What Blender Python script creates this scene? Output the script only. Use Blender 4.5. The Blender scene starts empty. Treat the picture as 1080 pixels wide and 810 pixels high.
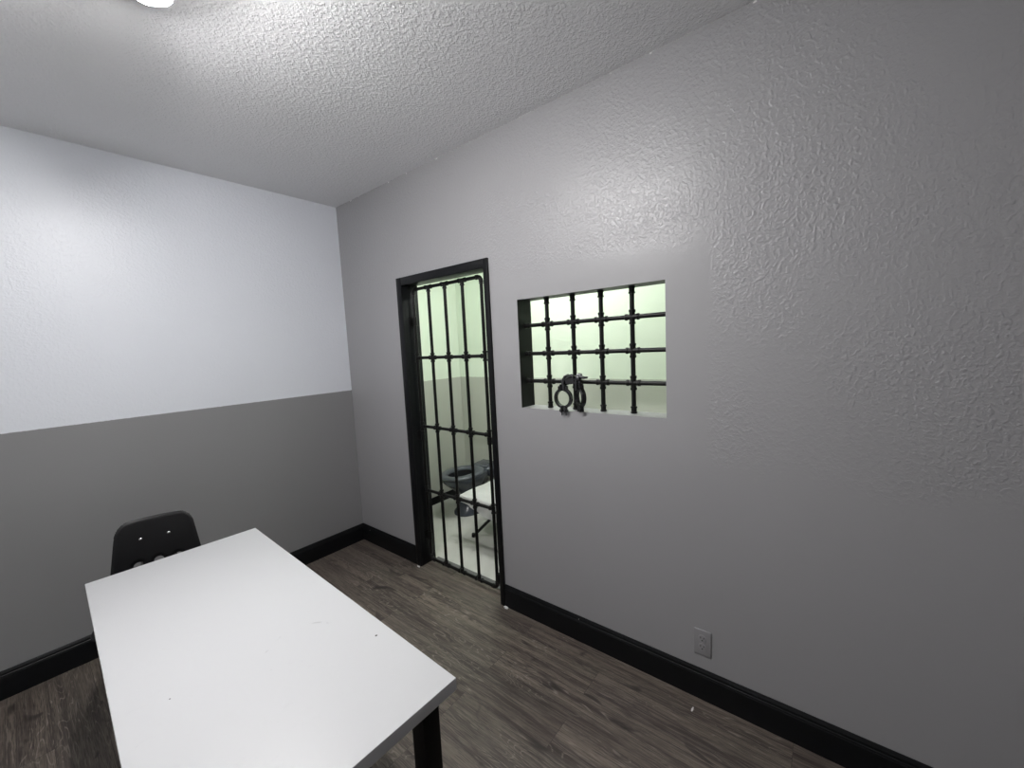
import bpy, bmesh, math, random
from mathutils import Vector, Matrix, noise
random.seed(7)
sc = bpy.context.scene
PI = math.pi

# ------------------------------------------------------------------ camera
cd = bpy.data.cameras.new('camera'); cam = bpy.data.objects.new('camera', cd)
sc.collection.objects.link(cam); sc.camera = cam
cd.sensor_width = 36; cd.sensor_fit = 'HORIZONTAL'; cd.lens = 423.97 / 1080 * 36
cd.clip_start = 0.02
RX = Vector((0.62149712, -0.78192976, -0.04824088)); UP = Vector((0.10465899, 0.02184453, 0.99426823))
FW = Vector((0.77639412, 0.62298368, -0.09541229))
m = Matrix.Identity(4)
for i, v in enumerate((RX, UP, -FW)):
    for r in range(3): m[r][i] = v[r]
m.translation = Vector((-1.76956, -3.13742, 1.59721))
cam.matrix_world = m

# ------------------------------------------------------------------ world, exposure, lamp strengths
w = bpy.data.worlds.new('world'); sc.world = w; w.use_nodes = True
w.node_tree.nodes['Background'].inputs[0].default_value = (0.6, 0.65, 0.7, 1)
w.node_tree.nodes['Background'].inputs[1].default_value = 0.05
sc.view_settings.view_transform = 'Standard'; sc.view_settings.look = 'None'
sc.view_settings.gamma = 1; sc.view_settings.use_curve_mapping = False
sc.view_settings.exposure = 0.0
BULB = 730.0            # emission of the room's three lamps
CELL = 22.5             # emission of the cell's ceiling panel
LAMPS_Y = (-1.59, -1.84, -2.09)

# ------------------------------------------------------------------ helpers
def link(o): sc.collection.objects.link(o); return o

def make(name, bm, mat, parent=None, smooth=35, kind=None, label=None, loc=None):
    me = bpy.data.meshes.new(name)
    bmesh.ops.recalc_face_normals(bm, faces=bm.faces)
    bm.to_mesh(me); bm.free()
    for mm in (mat if isinstance(mat, (list, tuple)) else [mat]): me.materials.append(mm)
    if smooth:
        for p in me.polygons: p.use_smooth = True
        me.set_sharp_from_angle(angle=math.radians(smooth))
    o = bpy.data.objects.new(name, me); link(o)
    if parent: o.parent = parent
    if kind: o['kind'] = kind
    if label: o['label'] = label
    if loc: o.location = loc
    return o

def thing(name, label, cat, loc=(0, 0, 0), rz=0, group=None):
    o = link(bpy.data.objects.new(name, None)); o.empty_display_size = 0.05
    o.location = loc; o.rotation_euler = (0, 0, rz)
    o['label'] = label; o['category'] = cat
    if group: o['group'] = group
    return o

def tag(o, label, cat, group=None):
    o['label'] = label; o['category'] = cat
    if group: o['group'] = group
    return o

def box(bm, a, b, bev=0, seg=2, mi=0):
    a, b = Vector(a), Vector(b)
    r = bmesh.ops.create_cube(bm, size=1, matrix=Matrix.Translation((a + b) / 2) @ Matrix.Diagonal((*[abs(x) for x in (b - a)], 1)))
    vs = r['verts']; fs = set(f for v in vs for f in v.link_faces)
    for f in fs: f.material_index = mi
    if bev:
        es = list(set(e for v in vs for e in v.link_edges))
        rr = bmesh.ops.bevel(bm, geom=es, offset=bev, segments=seg, profile=0.5, affect='EDGES')
        for f in rr['faces']: f.material_index = mi

def tube(bm, pts, r, n=14, caps=True, close=False, mi=0):
    """pipe through pts, r a number or a list"""
    pts = [Vector(p) for p in pts]; N = len(pts)
    rs = r if isinstance(r, (list, tuple)) else [r] * N
    rings = []; prev = None
    for i, p in enumerate(pts):
        if close: t = (pts[(i + 1) % N] - pts[i - 1])
        elif i == 0: t = pts[1] - p
        elif i == N - 1: t = p - pts[i - 1]
        else: t = (pts[i + 1] - p).normalized() + (p - pts[i - 1]).normalized()
        if t.length < 1e-9: t = prev_t
        t = t.normalized(); prev_t = t
        if prev is None:
            a = Vector((0, 0, 1)) if abs(t.z) < 0.9 else Vector((1, 0, 0))
            u = t.cross(a).normalized()
        else:
            u = (prev - t * prev.dot(t)).normalized()
        prev = u; v = t.cross(u)
        rings.append([bm.verts.new(p + (u * math.cos(2 * PI * k / n) + v * math.sin(2 * PI * k / n)) * rs[i]) for k in range(n)])
    M = N if close else N - 1
    for i in range(M):
        A, B = rings[i], rings[(i + 1) % N]
        for k in range(n):
            f = bm.faces.new((A[k], A[(k + 1) % n], B[(k + 1) % n], B[k])); f.material_index = mi
    if caps and not close:
        bm.faces.new(rings[0][::-1]).material_index = mi; bm.faces.new(rings[-1]).material_index = mi

def sleeve(bm, a, b, r, rim=0.0025, n=16):
    """pipe fitting sleeve with thick rims at both ends, one continuous profile"""
    a, b = Vector(a), Vector(b); d = (b - a).normalized(); L = (b - a).length
    w_ = min(0.012, L * 0.25); e = 0.0015
    st = [(0, r + rim - e), (e, r + rim), (w_ - e, r + rim), (w_, r + rim - e), (w_ + .001, r), (L - w_ - .001, r), (L - w_, r + rim - e), (L - w_ + e, r + rim), (L - e, r + rim), (L, r + rim - e)]
    tube(bm, [a + d * s for s, _ in st], [q for _, q in st], n)

def lathe(bm, prof, c=(0, 0, 0), n=32, axis='z', mi=0):
    c = Vector(c); rings = []
    for r, h in prof:
        ring = []
        for k in range(n):
            x, y = r * math.cos(2 * PI * k / n), r * math.sin(2 * PI * k / n)
            v = {'z': (x, y, h), 'x': (h, x, y), 'y': (x, h, y)}[axis]
            ring.append(bm.verts.new(c + Vector(v)))
        rings.append(ring)
    for A, B in zip(rings, rings[1:]):
        for k in range(n): bm.faces.new((A[k], A[(k + 1) % n], B[(k + 1) % n], B[k])).material_index = mi
    bm.faces.new(rings[0][::-1]).material_index = mi; bm.faces.new(rings[-1]).material_index = mi

def loft(bm, rings, cap0=True, cap1=True):
    R = [[bm.verts.new(p) for p in ring] for ring in rings]; n = len(R[0])
    for A, B in zip(R, R[1:]):
        for k in range(n): bm.faces.new((A[k], A[(k + 1) % n], B[(k + 1) % n], B[k]))
    if cap0: bm.faces.new(R[0][::-1])
    if cap1: bm.faces.new(R[-1])
    return R

def extrude_profile(bm, prof, axis, a, b, mi=0):
    """prof: list of (d, z); axis 'x' runs along x with depth in -y, axis 'y' runs along y with depth in -x"""
    def P(d, z, t): return (t, -d, z) if axis == 'x' else (-d, t, z)
    A = [bm.verts.new(P(d, z, a)) for d, z in prof]; B = [bm.verts.new(P(d, z, b)) for d, z in prof]
    n = len(prof)
    for k in range(n): bm.faces.new((A[k], A[(k + 1) % n], B[(k + 1) % n], B[k]))
    bm.faces.new(A[::-1]); bm.faces.new(B)

# ------------------------------------------------------------------ materials
def nm(name):
    m = bpy.data.materials.new(name); m.use_nodes = True
    nt = m.node_tree; b = nt.nodes['Principled BSDF']
    return m, nt, b
def N(nt, t, **kw):
    n = nt.nodes.new(t)
    for k, v in kw.items(): setattr(n, k, v)
    return n
def setin(n, **kw):
    for k, v in kw.items():
        n.inputs[k.replace('_', ' ')].default_value = v
def math_(nt, op, a, b=None, clamp=False):
    n = N(nt, 'ShaderNodeMath', operation=op); n.use_clamp = clamp
    for i, v in enumerate((a, b)):
        if v is None: continue
        if isinstance(v, (int, float)): n.inputs[i].default_value = v
        else: nt.links.new(v, n.inputs[i])
    return n.outputs[0]
def mixc(nt, f, a, b, mode='MIX'):
    n = N(nt, 'ShaderNodeMix', data_type='RGBA', blend_type=mode)
    for s, v in ((n.inputs[0], f), (n.inputs[6], a), (n.inputs[7], b)):
        if isinstance(v, (int, float)): s.default_value = v
        elif isinstance(v, tuple): s.default_value = v if len(v) == 4 else (*v, 1)
        else: nt.links.new(v, s)
    return n.outputs[2]
def noise_(nt, co, scale, detail=2, rough=0.5, dist=0):
    n = N(nt, 'ShaderNodeTexNoise'); nt.links.new(co, n.inputs['Vector'])
    n.inputs['Scale'].default_value = scale; n.inputs['Detail'].default_value = detail
    n.inputs['Roughness'].default_value = rough; n.inputs['Distortion'].default_value = dist
    return n.outputs[0]
def ramp(nt, v, stops, mode='LINEAR'):
    n = N(nt, 'ShaderNodeValToRGB'); nt.links.new(v, n.inputs[0]); cr = n.color_ramp; cr.interpolation = mode
    while len(cr.elements) < len(stops): cr.elements.new(0.5)
    for e, (p, c) in zip(cr.elements, stops):
        e.position = p; e.color = (c, c, c, 1) if isinstance(c, (int, float)) else (*c, 1)
    return n.outputs[0]
def sstep(nt, v, lo, hi):
    n = N(nt, 'ShaderNodeMapRange', interpolation_type='SMOOTHSTEP'); nt.links.new(v, n.inputs[0])
    n.inputs[1].default_value = lo; n.inputs[2].default_value = hi
    return n.outputs[0]

def plain(name, col, rough=0.5, metal=0.0, var=0.06, vs=12, bump=0.0, bs=200, spec=0.5):
    m, nt, b = nm(name); co = N(nt, 'ShaderNodeTexCoord').outputs['Object']
    n1 = noise_(nt, co, vs, 4, 0.6)
    c = mixc(nt, n1, tuple(x * (1 - var) for x in col), tuple(min(1, x * (1 + var)) for x in col))
    nt.links.new(c, b.inputs['Base Color'])
    b.inputs['Roughness'].default_value = rough; b.inputs['Metallic'].default_value = metal
    b.inputs['Specular IOR Level'].default_value = spec
    if bump:
        bp = N(nt, 'ShaderNodeBump'); nt.links.new(noise_(nt, co, bs, 3), bp.inputs['Height'])
        bp.inputs['Strength'].default_value = bump; bp.inputs['Distance'].default_value = 0.002
        nt.links.new(bp.outputs[0], b.inputs['Normal'])
    return m

def wall_mat(name, lower, upper=None, split=None, tex=None, rough=0.42, dist=0.0012, scale=75, strength=0.5, spec=0.5):
    """painted orange-peel drywall; tex: mask kind"""
    m, nt, b = nm(name); L = nt.links.new
    co = N(nt, 'ShaderNodeTexCoord').outputs['Object']
    sp = N(nt, 'ShaderNodeSeparateXYZ'); L(co, sp.inputs[0]); X, Y, Z = sp.outputs
    big = noise_(nt, co, 1.3, 3)
    if split:
        wob = math_(nt, 'MULTIPLY', math_(nt, 'SUBTRACT', noise_(nt, co, 45, 3, 0.7), 0.5), 0.008)
        f = sstep(nt, math_(nt, 'ADD', Z, wob), split - 0.0006, split + 0.0006)
        col = mixc(nt, f, lower, upper)
    else:
        col = mixc(nt, 0.0, lower, lower)
    col = mixc(nt, big, mixc(nt, 1.0, col, (0.95, 0.95, 0.95), 'MULTIPLY'), col)
    # blobs of splattered and knocked texture
    n1 = noise_(nt, co, scale, 3, 0.55, 0.2); n2 = noise_(nt, co, scale * 0.5, 2, 0.5, 0.2)
    h = math_(nt, 'ADD', sstep(nt, n1, 0.45, 0.62), math_(nt, 'MULTIPLY', sstep(nt, n2, 0.48, 0.6), 0.8))
    bp = N(nt, 'ShaderNodeBump'); bp.inputs['Distance'].default_value = dist
    if tex == 'right':
        # the plaster is smooth in the patched area round the window and low on the wall
        wb = math_(nt, 'MULTIPLY', math_(nt, 'SUBTRACT', noise_(nt, co, 5, 3), 0.5), 0.25)
        Yw = math_(nt, 'ADD', Y, math_(nt, 'MULTIPLY', wb, 0.3)); Zw = math_(nt, 'ADD', Z, wb)
        high = sstep(nt, Zw, 1.93, 2.08)
        side = math_(nt, 'MULTIPLY', math_(nt, 'SUBTRACT', 1.0, sstep(nt, Yw, -2.78, -2.72)), sstep(nt, Zw, 1.0, 1.12))
        k = math_(nt, 'MAXIMUM', high, side)
        k = math_(nt, 'ADD', math_(nt, 'MULTIPLY', k, 0.93), 0.07)
        k = math_(nt, 'MULTIPLY', k, math_(nt, 'ADD', math_(nt, 'MULTIPLY', sstep(nt, noise_(nt, co, 2.2, 2), 0.3, 0.65), 0.6), 0.4))
        L(math_(nt, 'MULTIPLY', k, strength), bp.inputs['Strength'])
        # white caulk crumbs where the wall meets the ceiling
        edge = math_(nt, 'MULTIPLY', sstep(nt, Z, 2.752, 2.757), sstep(nt, noise_(nt, co, 16, 2), 0.64, 0.68))
        col = mixc(nt, edge, col, (0.75, 0.75, 0.75))
    elif tex == 'back':
        k = math_(nt, 'ADD', math_(nt, 'MULTIPLY', sstep(nt, Z, 1.25, 1.35), 0.75), 0.12)
        L(math_(nt, 'MULTIPLY', k, strength), bp.inputs['Strength'])
    else:
        bp.inputs['Strength'].default_value = strength
    L(h, bp.inputs['Height']); L(bp.outputs[0], b.inputs['Normal'])
    L(col, b.inputs['Base Color']); b.inputs['Roughness'].default_value = rough
    b.inputs['Specular IOR Level'].default_value = spec
    return m

GREY = (0.255, 0.254, 0.261)
GREY_R = (0.338, 0.336, 0.347)
M_right = wall_mat('grey_wall_paint', GREY_R, tex='right', rough=0.34, strength=0.62, scale=85)
M_dark = wall_mat('dark_grey_wall_paint', (0.16, 0.16, 0.165), rough=0.5, strength=0.3)
M_unseen = wall_mat('white_wall_paint', (0.78, 0.78, 0.78), rough=0.5, strength=0.3)
M_back = wall_mat('two_tone_wall_paint', GREY, (0.72, 0.745, 0.80), 1.2906, tex='back', rough=0.36, strength=0.4)
M_ceil = wall_mat('ceiling_texture', (0.88, 0.88, 0.895), rough=0.7, scale=95, strength=0.42, dist=0.003, spec=0.3)
M_cell = wall_mat('cell_wall_paint', (0.49, 0.50, 0.45), (0.76, 0.83, 0.72), 1.2826, rough=0.5, strength=0.12)
M_cellceil = wall_mat('cell_ceiling_paint', (0.75, 0.77, 0.75), rough=0.7, strength=0.3)
M_black = plain('black_trim_paint', (0.005, 0.0055, 0.0065), 0.42, var=0.25, bump=0.05, bs=60, spec=0.2)
M_base = plain('black_baseboard_paint', (0.005, 0.0055, 0.0065), 0.42, var=0.25, bump=0.05, bs=60, spec=0.2)
def chips(m):
    nt = m.node_tree; b = nt.nodes['Principled BSDF']; src = b.inputs['Base Color'].links[0].from_socket
    co = N(nt, 'ShaderNodeTexCoord').outputs['Object']
    k = sstep(nt, noise_(nt, co, 34, 2, 0.5), 0.785, 0.80)
    nt.links.new(mixc(nt, k, src, (0.45, 0.44, 0.42)), b.inputs['Base Color'])
chips(M_base)
M_sill = plain('sill_paint', (0.26, 0.26, 0.265), 0.5, var=0.22, vs=60, bump=0.15, bs=120)
M_pipe = plain('black_pipe', (0.005, 0.005, 0.005), 0.4, 0.0, var=0.3, vs=40, bump=0.08, bs=300, spec=0.25)
M_gun = plain('gunmetal', (0.075, 0.075, 0.08), 0.22, 0.9, var=0.25, vs=60, bump=0.1, bs=400)
M_steel = plain('bright_steel', (0.6, 0.6, 0.6), 0.25, 1.0)
M_plastic = plain('black_plastic', (0.006, 0.006, 0.007), 0.45, var=0.1, bump=0.1, bs=700, spec=0.25)
M_chrome = plain('chair_tube', (0.35, 0.35, 0.36), 0.25, 1.0)
M_leg = plain('black_leg_paint', (0.003, 0.003, 0.0035), 0.4, spec=0.2)
M_plate = plain('grey_plate_paint', (0.285, 0.282, 0.292), 0.35, var=0.02)
M_slot = plain('dark_slot', (0.01, 0.01, 0.01), 0.7)
M_porc = plain('grey_glazed_ceramic', (0.055, 0.062, 0.078), 0.22, var=0.08)
M_porc2 = plain('grey_toilet_seat', (0.085, 0.093, 0.11), 0.3, var=0.05)
M_basin = plain('dark_basin', (0.014, 0.015, 0.018), 0.3, spec=0.3)  # bowl's inside coloured near-black, much darker than its outside
M_sheet = plain('white_sheet', (0.88, 0.88, 0.87), 0.85, var=0.02, bump=0.2, bs=500)
M_white = plain('white_enamel', (0.75, 0.75, 0.75), 0.35, var=0.02)
M_chip = plain('white_plaster', (0.8, 0.79, 0.78), 0.8, var=0.05)
M_cfloor = plain('cell_floor_paint', (0.52, 0.52, 0.49), 0.5, var=0.12, vs=5, bump=0.05, bs=60)
M_thresh = plain('threshold_grey', (0.12, 0.12, 0.12), 0.5, var=0.15)

def emit(name, col, s):
    m, nt, b = nm(name)
    b.inputs['Base Color'].default_value = (*col, 1); b.inputs['Emission Color'].default_value = (*col, 1)
    b.inputs['Emission Strength'].default_value = s
    return m
M_bulb = emit('lit_bulb', (1.0, 0.985, 0.975), BULB)
M_panel = emit('lit_panel', (0.97, 1.0, 0.95), CELL)

def floor_mat():
    m, nt, b = nm('vinyl_plank'); L = nt.links.new
    co = N(nt, 'ShaderNodeTexCoord').outputs['Object']
    sp = N(nt, 'ShaderNodeSeparateXYZ'); L(co, sp.inputs[0])
    cb = N(nt, 'ShaderNodeCombineXYZ'); L(math_(nt, 'ADD', sp.outputs[1], 10.37), cb.inputs[0]); L(math_(nt, 'ADD', sp.outputs[0], 10.02), cb.inputs[1])
    br = N(nt, 'ShaderNodeTexBrick'); L(cb.outputs[0], br.inputs['Vector'])
    br.offset = 0.37; br.offset_frequency = 2
    setin(br, Scale=1.0, Mortar_Size=0.0009, Mortar_Smooth=0.2, Bias=0.0, Brick_Width=1.22, Row_Height=0.152)
    br.inputs['Color1'].default_value = (0, 0, 0, 1); br.inputs['Color2'].default_value = (1, 1, 1, 1); br.inputs['Mortar'].default_value = (0.5, 0.5, 0.5, 1)
    rnd = N(nt, 'ShaderNodeSeparateColor'); L(br.outputs['Color'], rnd.inputs[0]); R = rnd.outputs[0]
    off = N(nt, 'ShaderNodeCombineXYZ'); L(math_(nt, 'MULTIPLY', R, 37.0), off.inputs[0]); L(math_(nt, 'MULTIPLY', R, 11.0), off.inputs[1]); L(math_(nt, 'MULTIPLY', R, 23.0), off.inputs[2])
    va = N(nt, 'ShaderNodeVectorMath', operation='ADD'); L(cb.outputs[0], va.inputs[0]); L(off.outputs[0], va.inputs[1])
    def st(sx, sy):
        s = N(nt, 'ShaderNodeVectorMath', operation='MULTIPLY'); L(va.outputs[0], s.inputs[0]); s.inputs[1].default_value = (sx, sy, 1); return s.outputs[0]
    # cathedral figure: contour lines of a long soft noise
    fig = noise_(nt, st(1.3, 9.0), 1.0, 2, 0.5, 0.5)
    lines = math_(nt, 'FRACT', math_(nt, 'MULTIPLY', fig, 28.0))
    lines = math_(nt, 'ABSOLUTE', math_(nt, 'SUBTRACT', lines, 0.5))
    lines = math_(nt, 'MULTIPLY', lines, 2.0)
    grain = noise_(nt, st(6, 130), 1.0, 4, 0.65)
    pores = noise_(nt, st(14, 420), 1.0, 3, 0.6)
    soft = noise_(nt, st(2.0, 5.0), 1.0, 3, 0.55)
    streak = noise_(nt, st(1.2, 34), 1.0, 3, 0.6, 0.3)
    base = mixc(nt, sstep(nt, streak, 0.30, 0.70), (0.040, 0.030, 0.027), (0.200, 0.165, 0.135))
    base = mixc(nt, math_(nt, 'MULTIPLY', R, 0.40), base, (0.070, 0.056, 0.052))
    base = mixc(nt, math_(nt, 'MULTIPLY', sstep(nt, soft, 0.42, 0.7), 0.30), base, (0.150, 0.140, 0.110))
    lm = math_(nt, 'MULTIPLY', sstep(nt, lines, 0.72, 1.0), sstep(nt, noise_(nt, st(1.8, 3.0), 1.0, 2), 0.42, 0.56))
    lm = math_(nt, 'MULTIPLY', lm, sstep(nt, grain, 0.35, 0.6))
    base = mixc(nt, math_(nt, 'MULTIPLY', lm, 0.8), base, (0.33, 0.29, 0.25))
    base = mixc(nt, math_(nt, 'MULTIPLY', sstep(nt, grain, 0.47, 0.68), 0.6), base, (0.21, 0.18, 0.155))
    base = mixc(nt, math_(nt, 'MULTIPLY', sstep(nt, pores, 0.48, 0.62), 0.65), base, (0.028, 0.023, 0.021))
    knots = noise_(nt, st(5, 14), 1.0, 2, 0.5, 0.8)
    base = mixc(nt, math_(nt, 'MULTIPLY', sstep(nt, knots, 0.62, 0.74), 0.75), base, (0.02, 0.017, 0.016))
    base = mixc(nt, math_(nt, 'MULTIPLY', br.outputs['Fac'], 0.75), base, (0.015, 0.012, 0.01))
    L(base, b.inputs['Base Color'])
    L(math_(nt, 'ADD', math_(nt, 'MULTIPLY', grain, 0.15), 0.38), b.inputs['Roughness'])
    bp = N(nt, 'ShaderNodeBump'); bp.inputs['Strength'].default_value = 0.35; bp.inputs['Distance'].default_value = 0.0008
    L(math_(nt, 'SUBTRACT', grain, br.outputs['Fac']), bp.inputs['Height']); L(bp.outputs[0], b.inputs['Normal'])
    return m
M_floor = floor_mat()

def table_mat():
    m, nt, b = nm('white_laminate'); L = nt.links.new
    co = N(nt, 'ShaderNodeTexCoord').outputs['Object']
    col = (0.64, 0.645, 0.662, 1)
    sc_ = noise_(nt, co, 9, 5, 0.75, 1.5)
    c = mixc(nt, math_(nt, 'MULTIPLY', sstep(nt, sc_, 0.60, 0.75), 0.14), col, (0.45, 0.45, 0.47))
    # a faint curved rub mark and a few nicks, in the table's own coordinates
    def dist(x, y):
        d = N(nt, 'ShaderNodeVectorMath', operation='DISTANCE'); L(co, d.inputs[0]); d.inputs[1].default_value = (x, y, 0.74); return d.outputs['Value']
    ring = math_(nt, 'ABSOLUTE', math_(nt, 'SUBTRACT', dist(-0.20, -1.07), 0.10))
    ringm = math_(nt, 'MULTIPLY', math_(nt, 'SUBTRACT', 1.0, sstep(nt, ring, 0.0, 0.006)), sstep(nt, noise_(nt, co, 14, 3, 0.7), 0.50, 0.62))
    c = mixc(nt, math_(nt, 'MULTIPLY', ringm, 0.42), c, (0.35, 0.35, 0.36))
    for x, y, r in ((-0.044, -1.21, 0.0042), (-0.495, -0.985, 0.0026), (-0.44, -1.15, 0.001), (-0.30, -0.62, 0.001)):
        c = mixc(nt, math_(nt, 'SUBTRACT', 1.0, sstep(nt, dist(x, y), r * 0.7, r)), c, (0.03, 0.03, 0.03))
    L(c, b.inputs['Base Color']); b.inputs['Roughness'].default_value = 0.42
    return m
M_table = table_mat()

# ------------------------------------------------------------------ room shell
H = 2.762; XL = -3.25; YF = -4.1; T = 0.12
DY0, DY1, DZ = -0.775, -1.562, 2.058     # door opening
WY0, WY1, WZ0, WZ1 = -1.7809, -2.5743, 1.2472, 1.843
CX, CY, CYE = 1.319, 0.062, -2.95        # cell

def holed_wall(ys, zs, holes, x0, x1):
    bm = bmesh.new()
    ys = sorted(ys); zs = sorted(zs)
    def solid(i, j):
        if i < 0 or j < 0 or i >= len(ys) - 1 or j >= len(zs) - 1: return False
        yc, zc = (ys[i] + ys[i + 1]) / 2, (zs[j] + zs[j + 1]) / 2
        return not any(a < yc < b and c < zc < d for a, b, c, d in holes)
    cache = {}
    def V(x, y, z):
        k = (x, y, z)
        if k not in cache: cache[k] = bm.verts.new(k)
        return cache[k]
    for i in range(len(ys) - 1):
        for j in range(len(zs) - 1):
            if not solid(i, j): continue
            a, b, c, d = ys[i], ys[i + 1], zs[j], zs[j + 1]
            bm.faces.new((V(x0, a, c), V(x0, b, c), V(x0, b, d), V(x0, a, d))).material_index = 0
            bm.faces.new((V(x1, a, c), V(x1, a, d), V(x1, b, d), V(x1, b, c))).material_index = 1
            for di, dj, q in ((-1, 0, ((x0, a, c), (x0, a, d), (x1, a, d), (x1, a, c))), (1, 0, ((x0, b, c), (x1, b, c), (x1, b, d), (x0, b, d))),
                              (0, -1, ((x0, a, c), (x1, a, c), (x1, b, c), (x0, b, c))), (0, 1, ((x0, a, d), (x0, b, d), (x1, b, d), (x1, a, d)))):
                if not solid(i + di, j + dj):
                    f = bm.faces.new([V(*p) for p in q])
                    f.material_index = 3 if (dj == 1 and d == WZ0) else 2
    return bm

bm = bmesh.new(); box(bm, (XL - T, YF - T, -0.1), (0.115, T, 0)); make('floor', bm, M_floor, kind='structure', smooth=0)
bm = bmesh.new(); box(bm, (XL - T, YF - T, H), (0.0625, T, H + 0.1)); make('ceiling', bm, M_ceil, kind='structure', smooth=0)
bm = bmesh.new(); box(bm, (XL - T, 0, 0), (0, T, H)); make('wall_back', bm, M_back, kind='structure', smooth=0)
bm = holed_wall([YF, DY1, DY0, WY0, WY1, 0.062], [0, DZ, WZ0, WZ1, H], [(DY1, DY0, -1, DZ), (WY1, WY0, WZ0, WZ1)], 0.0, 0.125)
make('wall_right', bm, [M_right, M_cell, M_black, M_sill], kind='structure', smooth=0)
bm = bmesh.new(); box(bm, (XL - T, YF, 0), (XL, 0, H)); make('wall_left', bm, M_unseen, kind='structure', smooth=0)
bm = bmesh.new(); box(bm, (XL - T, YF - T, 0), (0.125, YF, H)); make('wall_front', bm, M_dark, kind='structure', smooth=0)
# the cell beyond the bars
bm = bmesh.new(); box(bm, (0.115, CYE - T, -0.1), (CX + T, CY + T, -0.002)); make('floor_cell', bm, M_cfloor, kind='structure', smooth=0)
bm = bmesh.new(); box(bm, (0.125, CYE - T, H - 0.05), (CX + T, CY + T, H + 0.1)); make('ceiling_cell', bm, M_cellceil, kind='structure', smooth=0)
bm = bmesh.new(); box(bm, (CX, CYE, -0.002), (CX + T, CY, H)); make('wall_cell_far', bm, M_cell, kind='structure', smooth=0)
bm = bmesh.new(); box(bm, (0.0, CY, -0.002), (CX + T, CY + T, H)); make('wall_cell_back', bm, M_cell, kind='structure', smooth=0)
bm = bmesh.new(); box(bm, (0.125, CYE - T, -0.002), (CX + T, CYE, H)); make('wall_cell_front', bm, M_cell, kind='structure', smooth=0)

PROF = [(0, 0), (0.015, 0), (0.015, 0.108), (0.0135, 0.111), (0.0135, 0.116), (0.011, 0.119), (0.0105, 0.127), (0.007, 0.134), (0.004, 0.1384), (0, 0.1384)]
bm = bmesh.new(); extrude_profile(bm, PROF, 'x', XL, -0.0); make('baseboard_back', bm, M_base, kind='structure', smooth=20)
bm = bmesh.new(); extrude_profile(bm, PROF, 'y', -0.0, -0.733); make('baseboard_right', bm, M_base, kind='structure', smooth=20)
bm = bmesh.new(); extrude_profile(bm, PROF, 'y', -1.592, YF); make('baseboard_right', bm, M_base, kind='structure', smooth=20)
bm = bmesh.new(); box(bm, (0.126, CY - 0.012, -0.002), (CX, CY, 0.075), 0.003); make('baseboard_cell_back', bm, M_black, kind='structure')
bm = bmesh.new(); box(bm, (CX - 0.012, CYE, -0.002), (CX, CY - 0.012, 0.075), 0.003); make('baseboard_cell_far', bm, M_black, kind='structure')

# door frame: flat casing round the opening and the lining of the reveal
bm = bmesh.new()
c = 0.016
box(bm, (-c, -0.787, 0), (0.0, -0.733, 2.1), 0.0015)
box(bm, (-c, -1.589, 0), (0.0, -1.556, 2.1), 0.0015)
box(bm, (-c, -1.556, 2.047), (0.0, -0.787, 2.1), 0.0015)
box(bm, (-0.004, -0.787, 0), (0.125, -0.7755, 2.0575), 0.001)
box(bm, (-0.004, -1.5615, 0), (0.125, -1.558, 2.0575), 0.001)
box(bm, (-0.004, -1.558, 2.0545), (0.125, -0.787, 2.0575), 0.001)
make('trim_1', bm, M_black, kind='structure')
bm = bmesh.new(); box(bm, (0.098, -1.5575, -0.002), (0.150, -0.7875, 0.006), 0.003); make('trim_2', bm, M_thresh, kind='structure')

# ------------------------------------------------------------------ table
tb = thing('white_table', 'long white laminate table with square black legs in the middle of the room', 'table', (-1.0705, -0.8606, 0))
# local frame: +x along the short side, -y along the long side; origin under the far right corner
ta = -0.0346
tb.rotation_euler = (0, 0, ta)
TW, TL, TH = 0.598, 1.524, 0.739
# local direction (0,-1) maps to (sin ta, -cos ta) as fitted
bm = bmesh.new(); box(bm, (-TW, -TL, TH - 0.034), (0, 0, TH), 0.0015, 2)
make('tabletop', bm, M_table, tb)
for (x, y) in ((-0.052, -TL + 0.075), (-TW + 0.052, -TL + 0.075), (-0.052, -0.075), (-TW + 0.052, -0.075)):
    bm = bmesh.new(); box(bm, (x - 0.027, y - 0.027, 0.004), (x + 0.027, y + 0.027, TH - 0.0345), 0.004, 2)
    lg = make('leg', bm, M_leg, tb)
    bm = bmesh.new(); lathe(bm, [(0.016, 0), (0.018, 0.001), (0.018, 0.0045)], (x, y, 0)); make('foot_pad', bm, M_plastic, lg)
bm = bmesh.new()
for x in (-TW + 0.052, -0.052): box(bm, (x - 0.012, -TL + 0.10, TH - 0.074), (x + 0.012, -0.10, TH - 0.0345), 0.002)
make('apron_rail', bm, M_leg, tb)

# ------------------------------------------------------------------ chair behind the table
ch = thing('plastic_chair', 'black moulded plastic chair with two silver screws tucked behind the white table', 'chair', (-1.424, -0.585, 0), math.radians(-14))
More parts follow.
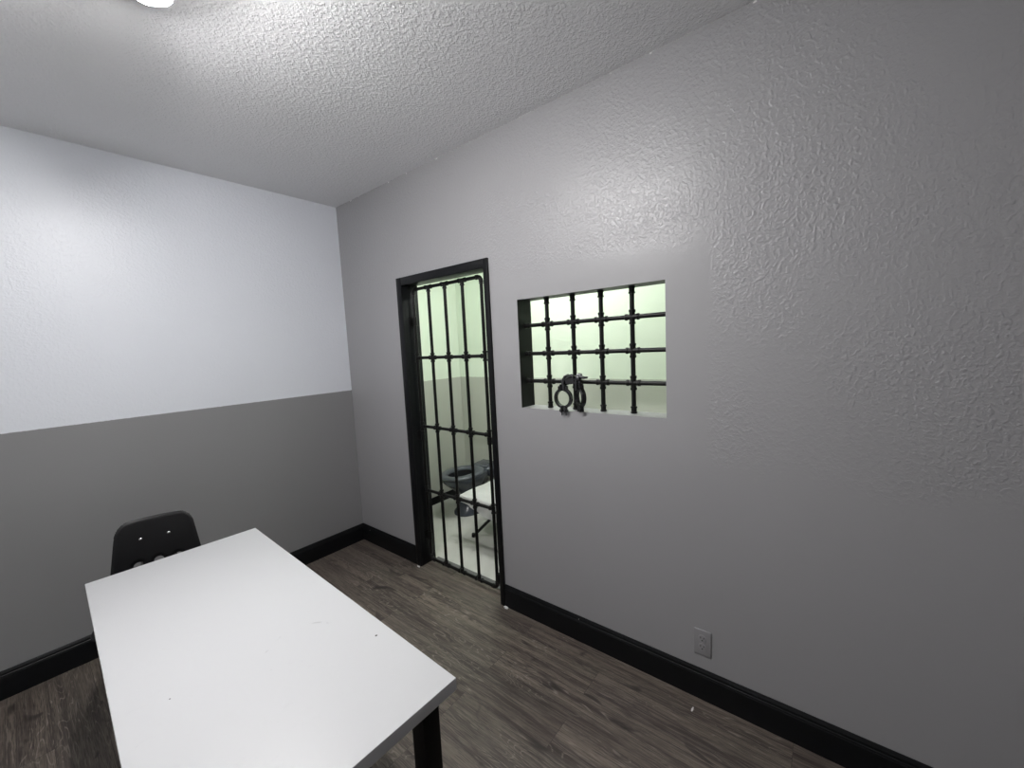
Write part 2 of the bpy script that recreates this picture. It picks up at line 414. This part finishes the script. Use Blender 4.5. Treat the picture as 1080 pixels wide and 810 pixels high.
# local: backrest at +y side, sitter faces -y
def sd_round(x, z, cx, cz, hx, hz, r):
    qx, qz = abs(x - cx) - hx + r, abs(z - cz) - hz + r
    return math.hypot(max(qx, 0), max(qz, 0)) + min(max(qx, qz), 0) - r
HOLES = [(-0.079, 0.564), (0.0, 0.567), (0.079, 0.564)]
def outer(x, z):
    wz = 0.187 - 0.039 * max(0, (z - 0.52) / 0.28)          # narrower towards the top
    top = 0.800 - 0.30 * x * x
    s = x * 0.187 / wz
    zz = z + 0.30 * x * x
    return sd_round(s, zz, 0, 0.640, 0.187, 0.160, 0.055)
def sdf(x, z):
    d = outer(x, z)
    for hx, hz in HOLES:
        d = max(d, -sd_round(x, z, hx, hz, 0.020, 0.025, 0.0185))
    return d
def shell_from_sdf(sdf, x0, x1, z0, z1, st, place, th):
    bm = bmesh.new(); nx = int((x1 - x0) / st) + 1; nz = int((z1 - z0) / st) + 1
    g = {}
    for i in range(nx + 1):
        for j in range(nz + 1):
            x, z = x0 + i * st, z0 + j * st
            d = sdf(x, z)
            if d > st * 0.75: continue
            if d > -st * 0.5:
                for _ in range(4):
                    e = 1e-4; d = sdf(x, z)
                    gx, gz = (sdf(x + e, z) - sdf(x - e, z)) / (2 * e), (sdf(x, z + e) - sdf(x, z - e)) / (2 * e)
                    q = gx * gx + gz * gz + 1e-9; x -= d * gx / q; z -= d * gz / q
            g[i, j] = bm.verts.new(place(x, z))
    for i in range(nx):
        for j in range(nz):
            k = [(i, j), (i + 1, j), (i + 1, j + 1), (i, j + 1)]
            if all(q in g for q in k):
                try:
                    f = bm.faces.new([g[q] for q in k])
                    if f.calc_area() < 1e-8: bm.faces.remove(f)
                except ValueError: pass
    bmesh.ops.delete(bm, geom=[v for v in bm.verts if not v.link_faces], context='VERTS')
    bm.normal_update()
    r = bmesh.ops.solidify(bm, geom=bm.faces[:], thickness=th)
    return bm
def back_place(x, z):
    y = 0.165 + 0.10 * (z - 0.5) + 0.35 * (z - 0.5) ** 2 - 0.9 * x * x
    rim = max(0, 0.012 + outer(x, z))
    dh = min(math.hypot((x - a) / 0.020, (z - b) / 0.025) for a, b in HOLES)
    if dh < 1.7: y += 0.010 * max(0, 1 - abs(dh - 1.0) / 0.7)      # the holes sit in raised rims
    return (x, y + rim * 0.35, z)
bm = shell_from_sdf(sdf, -0.204, 0.204, 0.47, 0.82, 0.004, back_place, 0.006)
back = make('backrest', bm, M_plastic, ch, smooth=50)
for sx in (-0.060, 0.050):
    y = back_place(sx, 0.702)[1]
    bm = bmesh.new(); lathe(bm, [(0.0005, -0.0075), (0.004, -0.007), (0.0075, -0.004), (0.008, 0.0)], (sx, y - 0.004, 0.702), 20, 'y')
    make('screw', bm, M_steel, back, label='silver screw head')
def sdseat(x, y): return sd_round(x * (1 + 0.25 * (y + 0.02)), y, 0, -0.02, 0.205, 0.20, 0.07)
def seat_place(x, y):
    return (x, y, 0.452 - 0.012 * math.cos(min(1, abs(x) / 0.2) * PI / 2) + (0.02 * ((y - 0.08) / 0.1) ** 2 if y > 0.08 else 0) - (0.02 * ((-y - 0.14) / 0.08) ** 2 if y < -0.14 else 0))
bm = shell_from_sdf(sdseat, -0.22, 0.22, -0.23, 0.20, 0.011, seat_place, 0.006); make('seat', bm, M_plastic, ch, smooth=50)
def arc(pts, n=6):
    """round the corners of a polyline"""
    pts = [Vector(p) for p in pts]; out = [pts[0]]
    for a, b, c_ in zip(pts, pts[1:], pts[2:]):
        r = min((a - b).length, (c_ - b).length) * 0.3
        p, q = b + (a - b).normalized() * r, b + (c_ - b).normalized() * r
        for k in range(n + 1):
            t = k / n; out.append(p * (1 - t) ** 2 + b * 2 * t * (1 - t) + q * t * t)
    return out + [pts[-1]]
for s in (-1, 1):
    bm = bmesh.new(); tube(bm, [(s * 0.16, -0.12, 0.432), (s * 0.163, -0.150, 0.012)], 0.0105)
    l = make('leg', bm, M_chrome, ch, label='chrome front leg')
    bm = bmesh.new(); tube(bm, [(s * 0.163, -0.1495, 0.02), (s * 0.163, -0.151, 0.0)], 0.013); make('foot_cap', bm, M_plastic, l)
    bm = bmesh.new(); tube(bm, [(s * 0.16, 0.10, 0.432), (s * 0.165, 0.17, 0.012)], 0.0105)
    l = make('leg', bm, M_chrome, ch, label='chrome rear leg')
    bm = bmesh.new(); tube(bm, [(s * 0.165, 0.169, 0.02), (s * 0.165, 0.172, 0.0)], 0.013); make('foot_cap', bm, M_plastic, l)
    yb = lambda z, x=s * 0.06: back_place(x, z)[1] + 0.0175
    bm = bmesh.new(); tube(bm, arc([(s * 0.17, -0.13, 0.430), (s * 0.16, 0.12, 0.430), (s * 0.075, 0.20, 0.47), (s * 0.06, yb(0.60), 0.60), (s * 0.06, yb(0.745), 0.75)]), 0.0095)
    make('back_upright', bm, M_chrome, ch)
bm = bmesh.new(); tube(bm, [(-0.17, -0.10, 0.425), (0.17, -0.10, 0.425)], 0.009); tube(bm, [(-0.165, 0.08, 0.425), (0.165, 0.08, 0.425)], 0.009)
make('seat_frame', bm, M_chrome, ch)

# ------------------------------------------------------------------ barred gate in the doorway
GX = 0.065; GY0, GY1 = -0.812, -1.464; GZ0, GZ1 = 0.036, 2.020; R_ = 0.0107
gate = thing('barred_gate', 'tall black cell gate of iron pipes filling the narrow doorway', 'gate', (GX, GY0, 0))
def G(y, z, x=GX): return (x - GX, y - GY0, z)
rc = 0.028
bm = bmesh.new()
tube(bm, [G(GY0, GZ0 + rc), G(GY0, GZ1 - rc)], R_); make('stile', bm, M_pipe, gate)
bm = bmesh.new(); tube(bm, [G(GY1, GZ0 + rc), G(GY1, GZ1 - rc)], R_); make('stile', bm, M_pipe, gate)
RAILZ = [GZ0, 0.566, 1.046, 1.541, GZ1]
BARY = [GY0 + (GY1 - GY0) * k / 4 for k in (1, 2, 3)]
for z in RAILZ:
    e = rc if z in (GZ0, GZ1) else 0
    bm = bmesh.new(); tube(bm, [G(GY0 - e, z), G(GY1 + e, z)], R_); make('rail', bm, M_pipe, gate)
for y in BARY:
    bm = bmesh.new(); tube(bm, [G(y, GZ0), G(y, GZ1)], R_); make('bar', bm, M_pipe, gate)
def elbow(y, z, sy, sz):
    bm = bmesh.new(); pts = []
    for k in range(9):
        a = PI / 2 * k / 8
        pts.append(G(y + sy * rc * (1 - math.sin(a)), z + sz * rc * (1 - math.cos(a))))
    tube(bm, pts, R_ + 0.0025)
    sleeve(bm, G(y, z + sz * (rc - .002)), G(y, z + sz * (rc + .014)), R_ + .002); sleeve(bm, G(y + sy * (rc - .002), z), G(y + sy * (rc + .014), z), R_ + .002)
    make('elbow_fitting', bm, M_pipe, gate)
for y, sy in ((GY0, -1), (GY1, 1)):
    for z, sz in ((GZ0, 1), (GZ1, -1)): elbow(y, z, sy, sz)
hl = 0.032
for z in RAILZ:
    for y in [GY0] + BARY + [GY1]:
        if z in (GZ0, GZ1) and y in (GY0, GY1): continue
        bm = bmesh.new()
        a, b_ = (hl, hl); c1, c2 = (hl, hl)
        if z == GZ0: a = 0.0
        if z == GZ1: b_ = 0.0
        if y == GY0: c1 = 0.0
        if y == GY1: c2 = 0.0
        sleeve(bm, G(y, z - a), G(y, z + b_), R_ + 0.0022); sleeve(bm, G(y + c1, z), G(y - c2, z), R_ + 0.0022)
        make('pipe_fitting', bm, M_pipe, gate)
for z in (1.80, 0.98, 0.22):          # hinge: band round the stile and a leaf on the jamb
    bm = bmesh.new(); tube(bm, [G(GY0, z - 0.03), G(GY0, z + 0.03)], R_ + 0.004)
    box(bm, G(-0.7875, z - 0.035, GX - 0.028), G(-0.7915, z + 0.035, GX + 0.012), 0.0008)
    box(bm, G(-0.7905, z - 0.012, GX - 0.004), G(GY0 + 0.005, z + 0.012, GX + 0.004), 0.0008)
    h = make('hinge', bm, M_pipe, gate)
    for dz in (-0.024, 0.024):
        bm = bmesh.new(); lathe(bm, [(0.0035, 0), (0.0035, 0.001), (0.0015, 0.0022)][::-1], G(-0.7937, z + dz, GX - 0.018), 12, 'y')
        make('screw', bm, M_pipe, h)
bm = bmesh.new()                      # latch block on the free side
box(bm, G(GY1 + 0.004, 0.075, GX - 0.012), G(GY1 - 0.026, 0.135, GX + 0.012), 0.002)
tube(bm, [G(GY1 - 0.02, 0.125), G(GY1 - 0.092, 0.125)], 0.0055)
make('latch', bm, M_pipe, gate)
bm = bmesh.new()
tube(bm, [G(GY1, 0.985), G(GY1, 1.03)], R_ + 0.005); tube(bm, [G(GY1 - 0.01, 1.008), G(GY1 - 0.0925, 1.008)], 0.006)
make('bolt', bm, M_pipe, gate)

# ------------------------------------------------------------------ pipe grille in the window
VY = [-1.930, -2.088, -2.245, -2.402]; HZ = [1.7025, 1.546, 1.393]
gr = thing('window_grille', 'black iron pipe grille set in the square wall opening', 'grille', (GX, (WY0 + WY1) / 2, WZ0))
def W(y, z, x=GX): return (x - GX, y - (WY0 + WY1) / 2, z - WZ0)
for y in VY:
    bm = bmesh.new(); tube(bm, [W(y, WZ0 + .002), W(y, WZ1 - .002)], R_); make('vertical_bar', bm, M_pipe, gr)
for z in HZ:
    bm = bmesh.new(); tube(bm, [W(WY0 - .002, z), W(WY1 + .002, z)], R_); make('horizontal_bar', bm, M_pipe, gr)
for y in VY:
    for z in HZ:
        bm = bmesh.new(); sleeve(bm, W(y, z - 0.034), W(y, z + 0.034), R_ + .0022); sleeve(bm, W(y + 0.034, z), W(y - 0.034, z), R_ + .0022)
        make('cross_fitting', bm, M_pipe, gr)
for y in VY:
    for a, b_ in ((WZ0 + .0005, WZ0 + .034), (WZ1 - .034, WZ1 - .0005)):
        bm = bmesh.new(); sleeve(bm, W(y, a), W(y, b_), R_ + .0025); make('end_coupling', bm, M_pipe, gr)
for z in HZ:
    for a, b_ in ((WY0 - .0005, WY0 - .034),):
        bm = bmesh.new(); sleeve(bm, W(a, z), W(b_, z), R_ + .0025); make('end_coupling', bm, M_pipe, gr)

# ------------------------------------------------------------------ pair of cuffs hanging from the grille
cuffs = thing('metal_cuffs', 'pair of dark metal cuffs hooked over a pipe of the window grille', 'cuffs', (0.02, -2.09, 1.393))
def ring_cuff(c, yaw, R=0.052, wdt=0.026, th=0.0135, roll=0.0):
    """a two-jaw clamp ring; axis horizontal, turned by yaw about z"""
    mt = Matrix.Translation(c) @ Matrix.Rotation(yaw, 4, 'Z') @ Matrix.Rotation(roll, 4, 'X')
    # local: ring lies in the y-z plane, axis x
    bm = bmesh.new(); n = 48
    for half in (-1, 1):
        rings = []
        for k in range(n // 2 + 1):
            a = -PI / 2 + PI * (0.035 + 0.93 * k / (n // 2))
            cy, cz = half * math.cos(a), math.sin(a)
            prof = []
            for (dr, dx) in ((0, -wdt / 2 + .003), (0.0, wdt / 2 - .003), (.003, wdt / 2), (th * .55, wdt / 2), (th * .7, wdt / 2 - .004), (th, wdt / 2 - .005), (th, -wdt / 2 + .005), (th * .7, -wdt / 2 + .004), (th * .55, -wdt / 2), (.003, -wdt / 2)):
                rr = R - th + dr; prof.append((dx, cy * rr, cz * rr))
            rings.append(prof)
        loft(bm, rings)
    # lugs at the bottom and top where the jaws meet
    for s in (-1, 1):
        box(bm, (-wdt / 2 + .001, s * 0.0065, -R - 0.021), (wdt / 2 - .001, s * 0.0155, -R + 0.010), 0.002)
        box(bm, (-wdt / 2 + .001, s * 0.0085, R - 0.010), (wdt / 2 - .001, s * 0.0155, R + 0.020), 0.002)
        box(bm, (-wdt / 2 + .002, s * 0.019, R - 0.014), (wdt / 2 - .002, s * 0.025, R + 0.010), 0.0015)
    tube(bm, [(0, -0.021, -R - 0.012), (0, 0.021, -R - 0.012)], 0.0042, 10)
    tube(bm, [(0, -0.024, R + 0.009), (0, 0.022, R + 0.009)], 0.0042, 10)
    for s in (-1, 1): tube(bm, [(0, s * 0.017, -R - 0.012), (0, s * 0.023, -R - 0.012)], 0.0078, 6)
    bmesh.ops.transform(bm, matrix=mt, verts=bm.verts)
    return bm, mt
cA = Vector((-0.036, 0.027, -0.077)); cB = Vector((-0.030, -0.067, -0.069))
bmA, mA = ring_cuff(cA, math.radians(0)); cuffA = make('cuff', bmA, M_gun, cuffs, smooth=40, label='open ring facing the room')
bmB, mB = ring_cuff(cB, math.radians(-38)); cuffB = make('cuff', bmB, M_gun, cuffs, smooth=40, label='ring turned edge-on')
for mt_, par in ((mA, cuffA),):
    bm = bmesh.new()
    for s in (-1, 1): tube(bm, [(0, s * 0.012, -0.069), (0, s * 0.012, -0.090)], 0.003, 10)
    bmesh.ops.transform(bm, matrix=mt_, verts=bm.verts); make('bolt_end', bm, M_gun, par)
# hook over the pipe from each cuff, the hinge link that joins them, and a wing nut
def plate(bm, a, b_, wd, th_, side=(0, 1, 0)):
    a, b_ = Vector(a), Vector(b_); d = (b_ - a).normalized(); sd = Vector(side); sd = (sd - d * sd.dot(d)).normalized(); nn = d.cross(sd)
    vs = []
    for p in (a, b_):
        for u, v in ((-1, -1), (1, -1), (1, 1), (-1, 1)): vs.append(bm.verts.new(p + sd * u * wd / 2 + nn * v * th_ / 2))
    fs = [bm.faces.new([vs[i] for i in q]) for q in ((0, 1, 2, 3), (4, 5, 6, 7), (0, 1, 5, 4), (1, 2, 6, 5), (2, 3, 7, 6), (3, 0, 4, 7))]
    bmesh.ops.bevel(bm, geom=list(set(e for f in fs for e in f.edges)), offset=0.0015, segments=2, affect='EDGES')
for c0, hy in ((cA, 0.030), (cB, -0.034)):
    bm = bmesh.new()
    tube(bm, [c0 + Vector((0, 0, .044)), c0 + Vector((0.002, 0, .078)), (-0.020, hy, 0.016), (-0.006, hy, 0.029), (0.022, hy, 0.034), (0.045, hy, 0.029), (0.066, hy, 0.020)], [.0085, .0100, .0105, .0105, .0095, .008, .006], 12)
    make('hook', bm, M_gun, cuffs)
bm = bmesh.new(); plate(bm, (-0.040, 0.030, -0.030), (-0.034, 0.031, 0.016), 0.011, 0.007, (0, 1, 0)); make('side_plate', bm, M_gun, cuffs)
bm = bmesh.new(); plate(bm, (-0.046, -0.052, -0.034), (-0.038, -0.050, 0.026), 0.010, 0.007, (0, 1, 0)); make('side_plate', bm, M_gun, cuffs)
bm = bmesh.new()
plate(bm, (-0.022, 0.026, 0.002), (-0.020, -0.032, 0.016), 0.032, 0.017, (0, 0, 1))
tube(bm, [(-0.026, 0.024, 0.014), (-0.022, 0.004, 0.028), (-0.020, -0.014, 0.037), (-0.020, -0.028, 0.034)], [.006, .009, .010, .007], 12)
make('hinge_link', bm, M_gun, cuffs)
bm = bmesh.new()
tube(bm, [(-0.026, -0.046, 0.030), (-0.024, -0.066, 0.034), (-0.022, -0.086, 0.028), (-0.018, -0.106, 0.030)], [.010, .010, .007, .004], 10)
tube(bm, [(-0.022, -0.044, 0.034), (-0.020, -0.060, 0.044), (-0.016, -0.074, 0.043)], [.008, .008, .005], 10)
lathe(bm, [(.004, -.018), (.012, -.014), (.014, .004), (.008, .010)], (-0.026, -0.058, 0.024), 16, 'x')
make('wing_nut', bm, M_gun, cuffs)

# ------------------------------------------------------------------ power outlet
oy, oz = -2.7175, 0.263
ou = thing('wall_outlet', 'grey painted duplex power outlet low on the grey wall', 'outlet', (0, oy, oz))
bm = bmesh.new(); box(bm, (-0.0055, -0.035, -0.0585), (0, 0.035, 0.0585), 0.0022, 3); pl = make('cover_plate', bm, M_plate, ou)
for s in (-1, 1):
    bm = bmesh.new()
    lathe(bm, [(0.0165, 0.0), (0.0165, -0.0012), (0.0155, -0.0022)], (-0.0050, 0, s * 0.0195), 28, 'x')
    rc_ = make('receptacle', bm, M_plate, ou)
    bm = bmesh.new()
    box(bm, (-0.0076, 0.0050, s * 0.0195 + 0.000), (-0.0070, 0.0078, s * 0.0195 + 0.009)); box(bm, (-0.0076, -0.0078, s * 0.0195 + 0.001), (-0.0070, -0.0050, s * 0.0195 + 0.008))
    lathe(bm, [(0.0028, 0), (0.0028, -0.0006)], (-0.0070, 0, s * 0.0195 - 0.0075), 12, 'x')
    make('slot', bm, M_slot, rc_)
bm = bmesh.new(); lathe(bm, [(0.003, 0.0), (0.003, -0.0008), (0.0015, -0.0014)], (-0.0055, 0, 0), 14, 'x'); make('screw', bm, M_plate, ou)

# ------------------------------------------------------------------ toilet in the cell
to = thing('cell_toilet', 'dark grey glazed toilet without a tank in the corner of the cell', 'toilet', (0.93, -0.362, -0.002))
n = 40
def oval(cx, rx_f, rx_b, ry, z, p=2.0):
    out = []
    for k in range(n):
        a = 2 * PI * k / n; ca, sa = math.cos(a), math.sin(a)
        rx = rx_b if ca > 0 else rx_f
        out.append(Vector((cx + rx * math.copysign(abs(ca) ** (2 / p), ca), ry * math.copysign(abs(sa) ** (2 / p), sa), z)))
    return out
# local x towards the far wall (wall at +0.389), z up
bm = bmesh.new()
rings = [oval(0.03, .195, .20, .132, 0.0, 2.3), oval(0.03, .195, .20, .132, .022, 2.3), oval(0.035, .155, .19, .110, .06, 2.3), oval(0.03, .11, .20, .09, .14), oval(0.01, .12, .23, .10, .20),
         oval(-0.03, .155, .28, .135, .26), oval(-0.05, .195, .30, .165, .308), oval(-0.06, .228, .31, .180, .352), oval(-0.06, .236, .30, .186, .380), oval(-0.06, .230, .30, .182, .388),
         oval(-0.075, .175, .165, .128, .388), oval(-0.075, .165, .155, .120, .385), oval(-0.07, .14, .13, .10, .30), oval(-0.06, .09, .08, .07, .23), oval(-0.05, .03, .03, .03, .20)]
loft(bm, rings[:10], True, False); loft(bm, rings[9:11], False, False); bmesh.ops.remove_doubles(bm, verts=bm.verts, dist=1e-5)
bowl = make('bowl', bm, M_porc, to, smooth=50)
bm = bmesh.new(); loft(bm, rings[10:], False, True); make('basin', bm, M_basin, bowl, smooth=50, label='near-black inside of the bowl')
bm = bmesh.new()
rings = [oval(-0.065, .232, .222, .186, .3885, 2.05), oval(-0.065, .237, .225, .190, .396, 2.05), oval(-0.065, .231, .220, .185, .4085, 2.05), oval(-0.065, .222, .21, .176, .4125, 2.05),
         oval(-0.080, .160, .150, .118, .4115), oval(-0.080, .153, .143, .112, .405), oval(-0.080, .153, .143, .112, .3885)]
R_s = loft(bm, rings, False, False)
for k in range(n): bm.faces.new((R_s[-1][k], R_s[-1][(k + 1) % n], R_s[0][(k + 1) % n], R_s[0][k]))
make('seat', bm, M_porc2, to, smooth=50)
bm = bmesh.new()       # rear deck that runs back to the wall, flush with the rim
rings = []
for x, hw, z0, z1 in ((0.155, .100, .330, .392), (0.175, .120, .318, .398), (0.22, .140, .290, .399), (0.30, .150, .262, .400), (0.375, .155, .250, .401), (0.377, .155, .250, .401)):
    rings.append([Vector((x, y, z)) for y, z in ((-hw, z0 + .02), (-hw + .02, z0), (hw - .02, z0), (hw, z0 + .02), (hw, z1 - .014), (hw - .012, z1 - .003), (hw - .02, z1), (-hw + .02, z1), (-hw + .012, z1 - .003), (-hw, z1 - .014))])
loft(bm, rings); make('rear_deck', bm, M_porc, to, smooth=40)
bm = bmesh.new()
tube(bm, [(0.172, -0.10, .404), (0.172, 0.10, .404)], 0.009, 12)
make('seat_hinge', bm, M_porc2, to)

# ------------------------------------------------------------------ cot in the cell
BZ = 0.355
bed = thing('folding_cot', 'folding cot under a rumpled white sheet with a slanting black leg', 'bed', (0.80, -1.7, -0.002))
BX0, BX1, BYT, BYB = 0.425, 1.19, -0.775, -2.62
def B(x, y, z): return (x - 0.80, y + 1.7, z + 0.002)
bm = bmesh.new()
tube(bm, [B(BX0 + .03, BYT - .03, BZ - .015), B(BX1 - .02, BYT - .03, BZ - .015), B(BX1 - .02, BYB + .03, BZ - .015), B(BX0 + .03, BYB + .03, BZ - .015)], 0.013, 12, close=True)
for yy in (-1.13, -2.27): tube(bm, [B(BX0 + .03, yy, BZ - .015), B(BX1 - .02, yy, BZ - .015)], 0.011, 12)
make('frame', bm, M_pipe, bed)
for ya, yb_ in ((-0.79, -1.13), (-2.60, -2.27)):
    for x in (BX0 + .045, BX1 - .04):
        bm = bmesh.new(); tube(bm, [B(x + (.07 if x < .8 else 0), ya, 0.010), B(x + (.07 if x < .8 else 0), yb_, BZ - .018)], 0.0125, 12)
        l = make('leg', bm, M_pipe, bed)
        bm = bmesh.new(); tube(bm, [B(x + (.07 if x < .8 else 0), ya + math.copysign(.004, ya - yb_), 0.0), B(x + (.07 if x < .8 else 0), ya, 0.028)], 0.016, 12); make('rubber_foot', bm, M_plastic, l)
bm = bmesh.new(); box(bm, B(BX0 + .01, BYB + .01, BZ - .002), B(BX1 - .01, BYT - .012, BZ + .040), 0.015, 3); make('mattress', bm, M_sheet, bed)
# sheet: laid over the top and hanging down the room side, its hem slanting lower towards the middle of the cot
bm = bmesh.new(); nu, nv = 70, 120; rows = []
for j in range(nv + 1):
    y = BYT + 0.004 + (BYB - BYT) * j / nv; row = []
    s_ = min(1, max(0, (-0.775 - y) / 0.55))
    hang = 0.045 + 0.125 * s_ ** 0.9 + 0.008 * math.sin(y * 23)
    for i in range(nu + 1):
        t = i / nu * (hang + 0.74) - hang
        if t < 0:
            x, z = BX0 - 0.006 - 0.02 * (-t / 0.17) * s_, BZ + 0.046 + t
            x -= 0.006 * math.sin(y * 30 + t * 30) * min(1, -t * 12)
        else:
            x, z = BX0 + t, BZ + 0.046
        fold = noise.noise(Vector((x * 6 + y * 5, (y - x) * 1.6, 0))) * 0.020 + noise.noise(Vector((x * 16 + y * 12, y * 3, 5))) * 0.010
        k = min(1, (abs(t) + .01) * 12) * min(1, j / 5 + .25)
        if t >= 0: z += (fold + 0.014) * k
        else: x -= abs(fold) * k * 0.9
        row.append(bm.verts.new(B(x, y, z)))
    rows.append(row)
for A_, B_ in zip(rows, rows[1:]):
    for i in range(nu): bm.faces.new((A_[i], A_[i + 1], B_[i + 1], B_[i]))
head = rows[0]; low = [bm.verts.new(v.co + Vector((0, 0.002, -0.045 if v.co.z > BZ + .03 else -.004))) for v in head]
for i in range(nu): bm.faces.new((head[i + 1], head[i], low[i], low[i + 1]))
bmesh.ops.solidify(bm, geom=bm.faces[:], thickness=0.0015)
make('sheet', bm, M_sheet, bed, smooth=60)

# ------------------------------------------------------------------ ceiling lamps
lx = -1.415
for i, y in enumerate(LAMPS_Y):
    t_ = thing('ceiling_lamp', ['small white ceiling lamp with a round bulb nearest the white wall', 'small white ceiling lamp, middle one of the row of three', 'small white ceiling lamp nearest the camera, last of the row of three'][i], 'lamp', (lx, y, H), 0)
    bm = bmesh.new(); lathe(bm, [(.055, 0), (.055, -.008), (.045, -.016), (.018, -.020), (.018, -.050), (.020, -.052)]); make('canopy', bm, M_white, t_)
    bm = bmesh.new()
    pr = [(.020, -.045), (.040, -.055), (.056, -.078), (.062, -.110), (.060, -.110), (.054, -.080), (.039, -.058), (.019, -.050)]
    lathe(bm, pr[:4] + pr[4:]); make('shade', bm, M_white, t_)
    bm = bmesh.new()
    prof = [(.012, -.066)] + [(.038 * math.sin(a), -.106 + .038 * math.cos(a)) for a in [PI * q / 14 for q in range(2, 14)]] + [(.001, -.144)]
    lathe(bm, prof, (0, 0, 0), 28); make('bulb', bm, M_bulb, t_, smooth=60)

cl = thing('cell_ceiling_light', 'square white panel light on the cell ceiling', 'lamp', (0.72, -1.35, H - 0.05))
bm = bmesh.new(); box(bm, (-.17, -.62, -.03), (.17, .62, 0), .004); make('housing', bm, M_white, cl)
bm = bmesh.new(); box(bm, (-.155, -.60, -.036), (.155, .60, -.030), .001); make('diffuser', bm, M_panel, cl)

# ------------------------------------------------------------------ small stuff on the floor and wall
def crumb(bm, c, s, seed):
    r = bmesh.ops.create_icosphere(bm, subdivisions=2, radius=1)
    for v in r['verts']:
        k = 1 + 1.1 * noise.noise(v.co * 1.9 + Vector((seed, 0, 0)))
        v.co = Vector((v.co.x * s[0] * k, v.co.y * s[1] * k, max(-0.6, v.co.z) * s[2] * k + s[2] * 0.6)) + Vector(c)
for nm_, c_, s, lab in (('plaster_crumb', (-0.028, -0.768, 0), (.006, .014, .004), 'white plaster crumb at the left foot of the black door frame'),
                        ('plaster_crumb', (-0.026, -1.606, 0), (.006, .016, .007), 'white plaster crumb at the right foot of the black door frame'),
                        ('paper_scrap', (-0.088, -2.696, 0), (.012, .004, .002), 'tiny pale scrap on the plank floor below the outlet')):
    bm = bmesh.new(); crumb(bm, (0, 0, 0), s, len(lab)); o = make(nm_, bm, M_chip, loc=c_); tag(o, lab, 'debris')
bm = bmesh.new(); lathe(bm, [(.022, 0), (.022, -.010), (.016, -.018), (.004, -.020)], (0, 0, 0), 24, 'x')
o = make('wall_bumper', bm, M_plastic, loc=(0, -3.612, 0.733)); tag(o, 'small black round bumper on the grey wall at the right edge', 'bumper')
